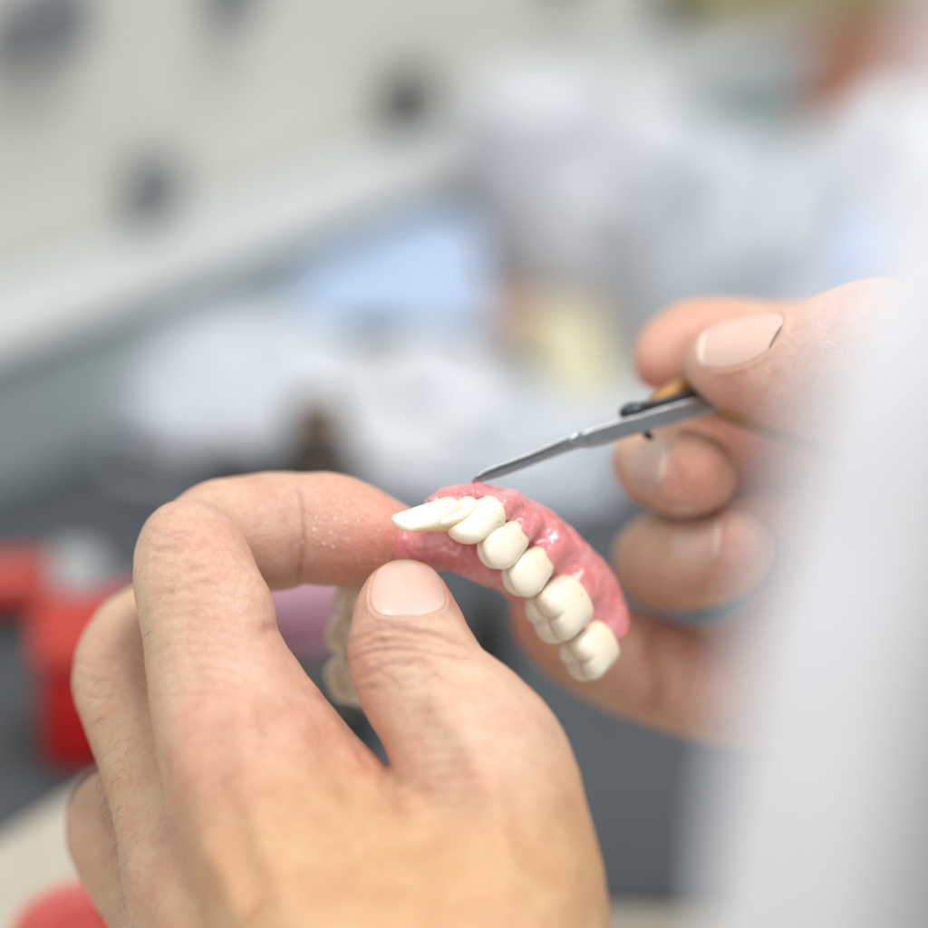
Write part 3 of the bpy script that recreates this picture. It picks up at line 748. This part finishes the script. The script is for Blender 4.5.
mBench = vary(mat("bench", (.06, .07, .08), .5), (.055, .066, .078), (.075, .087, .10), 12, bump=.1)
mTable = vary(mat("table", (.5, .46, .38), .6), (.46, .42, .35), (.55, .51, .43), 30)
mWall = vary(mat("cream_paint", (.5, .5, .43), .5), (.66, .665, .59), (.70, .70, .63), 6)
mWhite = mat("white_laminate", (.54, .57, .59), .4)
mPanel = mat("grey_green_panel", (.36, .43, .43), .6)
mKnob = mat("grey_knob", (.19, .21, .235), .4)
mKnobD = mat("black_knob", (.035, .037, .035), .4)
mRed = vary(mat("red_plastic", (.55, .01, .01), .3), (.50, .008, .01), (.60, .012, .012), 20)
mRedL = vary(mat("light_red_plastic", (.6, .07, .05), .35), (.46, .035, .025), (.52, .05, .035), 20)
mBag = vary(mat("white_plastic_film", (.5, .5, .6), .35), (.60, .64, .69), (.68, .71, .77), 20, bump=.4)
mBagG = vary(mat("grey_plastic_film", (.4, .4, .5), .35), (.48, .53, .60), (.56, .61, .67), 20, bump=.4)
mBlue = mat("pale_blue_paper", (.42, .53, .72), .7)
mBlue2 = mat("blue_plastic", (.36, .52, .78), .5)
mYel = mat("yellow_paper", (.64, .59, .42), .7)
mOr = mat("orange_brown_card", (.55, .38, .29), .7)
mPink = vary(mat("pink_wax", (.55, .20, .30), .4), (.38, .16, .24), (.46, .22, .29), 40)
mBrown = mat("brown_glass", (.085, .065, .055), .2)
mMetal = mat("bright_metal", (.7, .72, .75), .25, Metallic=1.0)
mClear = mat("grey_clear_plastic", (.40, .43, .45), .25)
mGreen = mat("olive_card", (.36, .33, .17), .7)
mRedD = mat("dark_red_card", (.42, .17, .09), .7)
mCard = mat("white_card", (.62, .64, .70), .8)

# bench top: dark mat on a pale table, then the floor far below
o = box("tabletop", .2, .55, -.03, 3.4, 2.2, .028, 0, mTable, bev=.003); tag(o, "pale beige workbench top under the dark grey mat", "workbench")
e0, e1 = D(-300, 872), D(1300, 915)
mt_v = [(-1.2, e0.y - .12, -.0018), (.9, e1.y + .02, -.0018), (1.7, 1.6, -.0018), (-1.2, 1.6, -.0018)]
e_l, e_m, e_r = D(-200, 990), D(300, 885), D(1200, 925)
pts = [(-1.3, e_m.y - .04), (e_l.x, e_m.y - .03), (e_m.x, e_m.y), (e_r.x, e_r.y), (1.6, e_r.y), (1.6, 1.6), (-1.3, 1.6)]
import bmesh
bm = bmesh.new(); vs = [bm.verts.new((x, y, -.0018)) for x, y in pts]; f = bm.faces.new(vs)
r = bmesh.ops.extrude_face_region(bm, geom=[f]); bmesh.ops.translate(bm, verts=[v for v in r['geom'] if isinstance(v, bmesh.types.BMVert)], vec=(0, 0, .002))
bmesh.ops.recalc_face_normals(bm, faces=bm.faces); me = bpy.data.meshes.new("bench_mat"); bm.to_mesh(me); bm.free()
o = link("bench_mat", me, mBench, None, False); tag(o, "dark slate grey mat covering the workbench", "mat")
me = mesh_py("floor", [(-6, -6, -.78), (6, -6, -.78), (6, 6, -.78), (-6, 6, -.78)], [(0, 1, 2, 3)])
o = link("floor", me, vary(mat("floor", (.3, .3, .3), .6), (.28, .28, .28), (.33, .33, .32), 3)); tag(o, kind="structure")

# beige board lying at the lower left, red bowl on it
A, B = D(-60, 905), D(110, 800)
dr = (B - A).normalized(); ang = math.atan2(dr.y, dr.x); nrm = Vector((dr.y, -dr.x, 0)); mid = B - dr * .062 + nrm * .06
o = box("wooden_board", mid.x, mid.y, .0006, .13, .12, .009, ang, mTable); tag(o, "pale beige board lying at the lower left bench edge", "board")
b = D(112, 1055); rb = empty("red_bowl", b); tag(rb, "small red rubber bowl on the beige board at the bottom left corner", "bowl")
prof = [(.001, .0), (.012, .0), (.017, .006), (.0195, .015), (.020, .024), (.0185, .024), (.017, .015), (.013, .006), (.001, .004)]
mPk = vary(mat("pink_red_plaster", (.7, .15, .13), .6), (.68, .12, .11), (.76, .22, .2), 60)
revolve("bowl_body", [(r_, h + .010) for r_, h in prof], b, mPk, rb)
revolve("contents", [(.0005, .028), (.012, .027), (.0175, .022)], b, mPk, rb)

# cream drawer cabinet with a white ledge, running off to the right behind everything
A, B = D(0, 498), D(300, 372); u = (B - A); u.z = 0; u.normalize(); nb = Vector((-u.y, u.x, 0))
ang = math.atan2(u.y, u.x)
cab = empty("drawer_cabinet", A); tag(cab, "cream cabinet with square dark knobs and a white ledge at the back of the bench", "cabinet")
def run(name, s0, s1, t0, t1, z0, z1, m, parent=cab, bev=.002):
    c = A + u * (s0 + s1) / 2 + nb * (t0 + t1) / 2
    return box(name, c.x, c.y, z0, s1 - s0, t1 - t0, z1 - z0, ang, m, parent, bev)
run("plinth", -.5, 1.9, 0, .20, 0.0006, .044, mPanel)
run("ledge", -.5, 1.9, -.004, .20, .0442, .050, mWhite)
run("drawer_front", -.5, 1.9, .034, .20, .0503, .62, mWall)
# knobs: where the sight line meets the front of the cabinet
def on_front(px, py, off=.034):
    d = L(px, py, 1.0); w = Vector(d[0] * CR + d[1] * CU + d[2] * CF); c = Vector(CC * .001); q = A + nb * off
    t = (q - c).dot(nb) / w.dot(nb); return c + w * t
for px, py, s, m in ((143, 178, .017, mKnob), (397, 94, .017, mKnobD), (42, 12, .022, mKnob), (2, 30, .014, mKnob), (674, -8, .022, mKnobD), (222, -14, .016, mKnob), (560, -60, .02, mKnobD)):
    p = on_front(px, py); c = p - nb * .006
    box("knob", c.x, c.y, c.z - s / 2, s, .010, s, ang, m, cab, .002)

# red tool box and red torch on the left
p = D(72, 778); rt = empty("red_box", p, .12); tag(rt, "bright red plastic box behind the bent fingers at the left", "box")
box("box_body", p.x + .008, p.y + .016, .0006, .033, .028, .030, .12, mRed, rt, .003)
box("lid", p.x + .008, p.y + .016, .0308, .035, .030, .006, .12, mRedL, rt, .002)
p = D(12, 636); tc_ = empty("red_torch", p); tag(tc_, "red cylindrical tool handle with a clear collar lying at the left edge", "tool")
ax = Vector((1, .10, 0)).normalized(); st = p + Vector((-.075, 0, .0115))
revolve("handle", [(.0005, 0), (.009, .0), (.0078, .003), (.0078, .082), (.007, .086), (.0005, .086)], st, mRedL, tc_, ax)
revolve("collar", [(.0005, .0), (.0085, .0), (.0095, .002), (.0095, .010), (.006, .014), (.0005, .014)], st + ax * .0862, mClear, tc_, ax)
# second red lid leaning behind
p = D(120, 640); o = crumple("pink_cloth", p, .018, .014, .012, .3, mat("grey_pink_cloth", (.42, .26, .27), .9), 4); tag(o, "greyish pink folded cloth behind the bent index finger", "cloth")
# pink wax block seen through the loop of finger and thumb
p = D(312, 655); wx = empty("pink_wax_block", p); tag(wx, "pink purple wax block on the mat seen between index finger and thumb", "wax")
box("block", p.x, p.y, .0006, .040, .026, .016, .1, mPink, wx, .004)
box("wax_layer", p.x, p.y, .0168, .034, .021, .005, .2, vary(mat("pale_pink_wax", (.6, .3, .4), .4), (.42, .22, .30), (.50, .27, .35), 40), wx, .002)
p = D(330, 735); o = revolve("dark_cup", [(.0005, .0008), (.012, .0008), (.013, .004), (.013, .018), (.011, .018), (.011, .003), (.0005, .003)], p, mKnobD); tag(o, "small black cup on the mat behind the thumb web", "cup")
p = D(487, 690); o = revolve("dark_bottle", [(.0005, .0008), (.006, .0008), (.0065, .003), (.0065, .020), (.004, .024), (.004, .030), (.0005, .031)], p, mKnobD); tag(o, "small dark bottle on the mat seen inside the denture arch", "bottle")

# brown bottle standing behind the index finger
p = D(318, 505); bt = empty("brown_bottle", p); tag(bt, "short brown glass bottle with a bronze cap behind the index finger", "bottle")
revolve("glass_body", [(.0005, .0008), (.0115, .0008), (.0125, .003), (.0125, .018), (.0085, .024), (.008, .027), (.0005, .027)], p, mBrown, bt)
revolve("cap", [(.0005, .0272), (.0085, .0272), (.0085, .032), (.0005, .0325)], p, mat('bronze', (.20, .13, .08), .35, Metallic=.6), bt)

p = D(208, 462); o = box('shadow_block', p.x, p.y, .0006, .045, .03, .010, -.25, mKnobD); tag(o, 'low black block standing in for the shadow under the leftmost bag of the heap', 'shadow block')  # dark block in place of the shadow under the leftmost bag
mSheet = vary(mat('white_sheet', (.6, .62, .66), .8), (.66, .68, .71), (.72, .74, .77), 14)
o = sheet('brightening_sheet', (D(150, 425), D(1050, 520), D(1000, 120), D(330, 215)), mSheet, lift=.0008, seed=6, amp=.003); tag(o, 'large white sheet added on the bench under the heap to brighten its dark gaps', 'paper')  # white sheet added to brighten the dark gaps between the bags
# heap of packaging across the middle
def place(px, py): return D(px, py)
p = D(225, 425); o = crumple("plastic_bag", p, .045, .040, .030, .2, mBagG, 1, amp=.25); tag(o, "crumpled greyish plastic bag at the left end of the heap, casting a dark shadow", "plastic bag")
p = D(385, 440); o = crumple("plastic_bag", p, .046, .045, .026, .1, mBag, 2, amp=.3); tag(o, "wide crumpled white plastic bag in the middle of the heap below the blue paper", "plastic bag")
p = D(520, 470); o = crumple("plastic_bag", p, .040, .030, .020, .5, mBagG, 5, amp=.3); tag(o, "low grey plastic bag behind the instrument tip", "plastic bag")
a, b_, c_, d_ = D(285, 335, 22), D(490, 345, 22), D(478, 232, 34), D(310, 228, 34)
o = sheet("blue_paper", (a, b_, c_, d_), mBlue, seed=3); tag(o, "pale blue paper sheet lying on the white bags", "paper")
p = D(558, 348); ob = empty("orange_box", p, .05); tag(ob, "small orange brown cardboard box in the middle of the heap", "box")
box("box_body", p.x, p.y, .0006, 0.054, .03, .011, .05, mOr, ob); box("flap", p.x, p.y - .0005, .0118, .055, .031, .0015, .05, mOr, ob, .0004)
p = D(572, 425); o = box("yellow_pad", p.x, p.y + .01, 0.0006, .021, .066, .020, .1, mYel); tag(o, "pale yellow note pad on end beneath the orange box", "note pad")
p = D(532, 300); rl = empty("paper_roll", p); tag(rl, "white paper towel roll standing behind the blue paper", "paper roll")
revolve("roll", [(.0005, .0008), (.021, .0008), (.022, .003), (.022, .072), (.021, .075), (.0005, .075)], p, mCard, rl)
p = D(665, 305); o = crumple("tissue_heap", p, .045, .035, .060, .3, vary(mat("tissue", (.5, .5, .6), .9), (.58, .60, .66), (.64, .66, .71), 12), 8, amp=.3); tag(o, "heap of white tissue right of the paper roll", "tissue")
p = D(715, 335); o = crumple("plastic_bag", p, .046, .045, .070, .2, mBagG, 9, amp=.22); tag(o, "tall blue grey plastic bag behind the right hand", "plastic bag")
p = D(835, 345); o = box("blue_box", p.x, p.y, .0006, .05, .03, .034, -.2, mBlue2); tag(o, "bright blue box behind the right thumb", "box")
p = D(900, 290); o = crumple("plastic_bag", p, .06, .04, .07, .2, mBag, 11, amp=.22); tag(o, "white plastic bag at the right edge behind the coat", "plastic bag")
p = D(880, 190); sh = empty("card_stack", p, .3); tag(sh, "stack of red and olive boxes at the upper right", "boxes")
box("red_box", p.x, p.y + .06, .0006, .11, .05, .052, .3, mRedD, sh); box("olive_box", p.x, p.y + .06, .0530, .16, .05, .022, .3, mGreen, sh)
p = D(450, 245); o = crumple("plastic_bag", p, .06, .035, .035, .2, mBag, 13, amp=.2); tag(o, "white plastic bag furthest back, beside the white ledge", "plastic bag")

# ------------------------------------------------------------------ light: window and ceiling of a bright workroom, plus an added fill
def area(name, loc, tgt, size, power, colr):
    l = bpy.data.lights.new(name, 'AREA'); l.shape = 'RECTANGLE'; l.size = size[0]; l.size_y = size[1]; l.energy = power; l.color = colr
    o = bpy.data.objects.new(name, l); col.objects.link(o); o.location = loc
    o.rotation_euler = (Vector(tgt) - Vector(loc)).to_track_quat('-Z', 'Y').to_euler(); return o
area("window_light", (-1.3, .5, 1.35), (0, 0, .15), (1.1, .9), 92, (.93, .97, 1.0))
area("ceiling_light", (.5, -.1, 1.9), (0, .1, .1), (1.2, .6), 33, (1.0, .96, .90))
area("fill_light", (-.5, -1.5, 1.0), (0, 0, .15), (1.0, 1.0), 5, (1.0, .93, .84))  # added warm fill behind the camera, not a lamp of the room
w = bpy.data.worlds.new("World"); sc.world = w; w.use_nodes = True
w.node_tree.nodes["Background"].inputs[0].default_value = (.86, .93, 1.0, 1); w.node_tree.nodes["Background"].inputs[1].default_value = .58

sc.view_settings.view_transform = 'Standard'; sc.view_settings.look = 'None'; sc.view_settings.exposure = 0
sc.cycles.use_denoising = True
try: sc.cycles.denoiser = 'OPENIMAGEDENOISE'
except Exception: pass
sc.cycles.max_bounces = 8
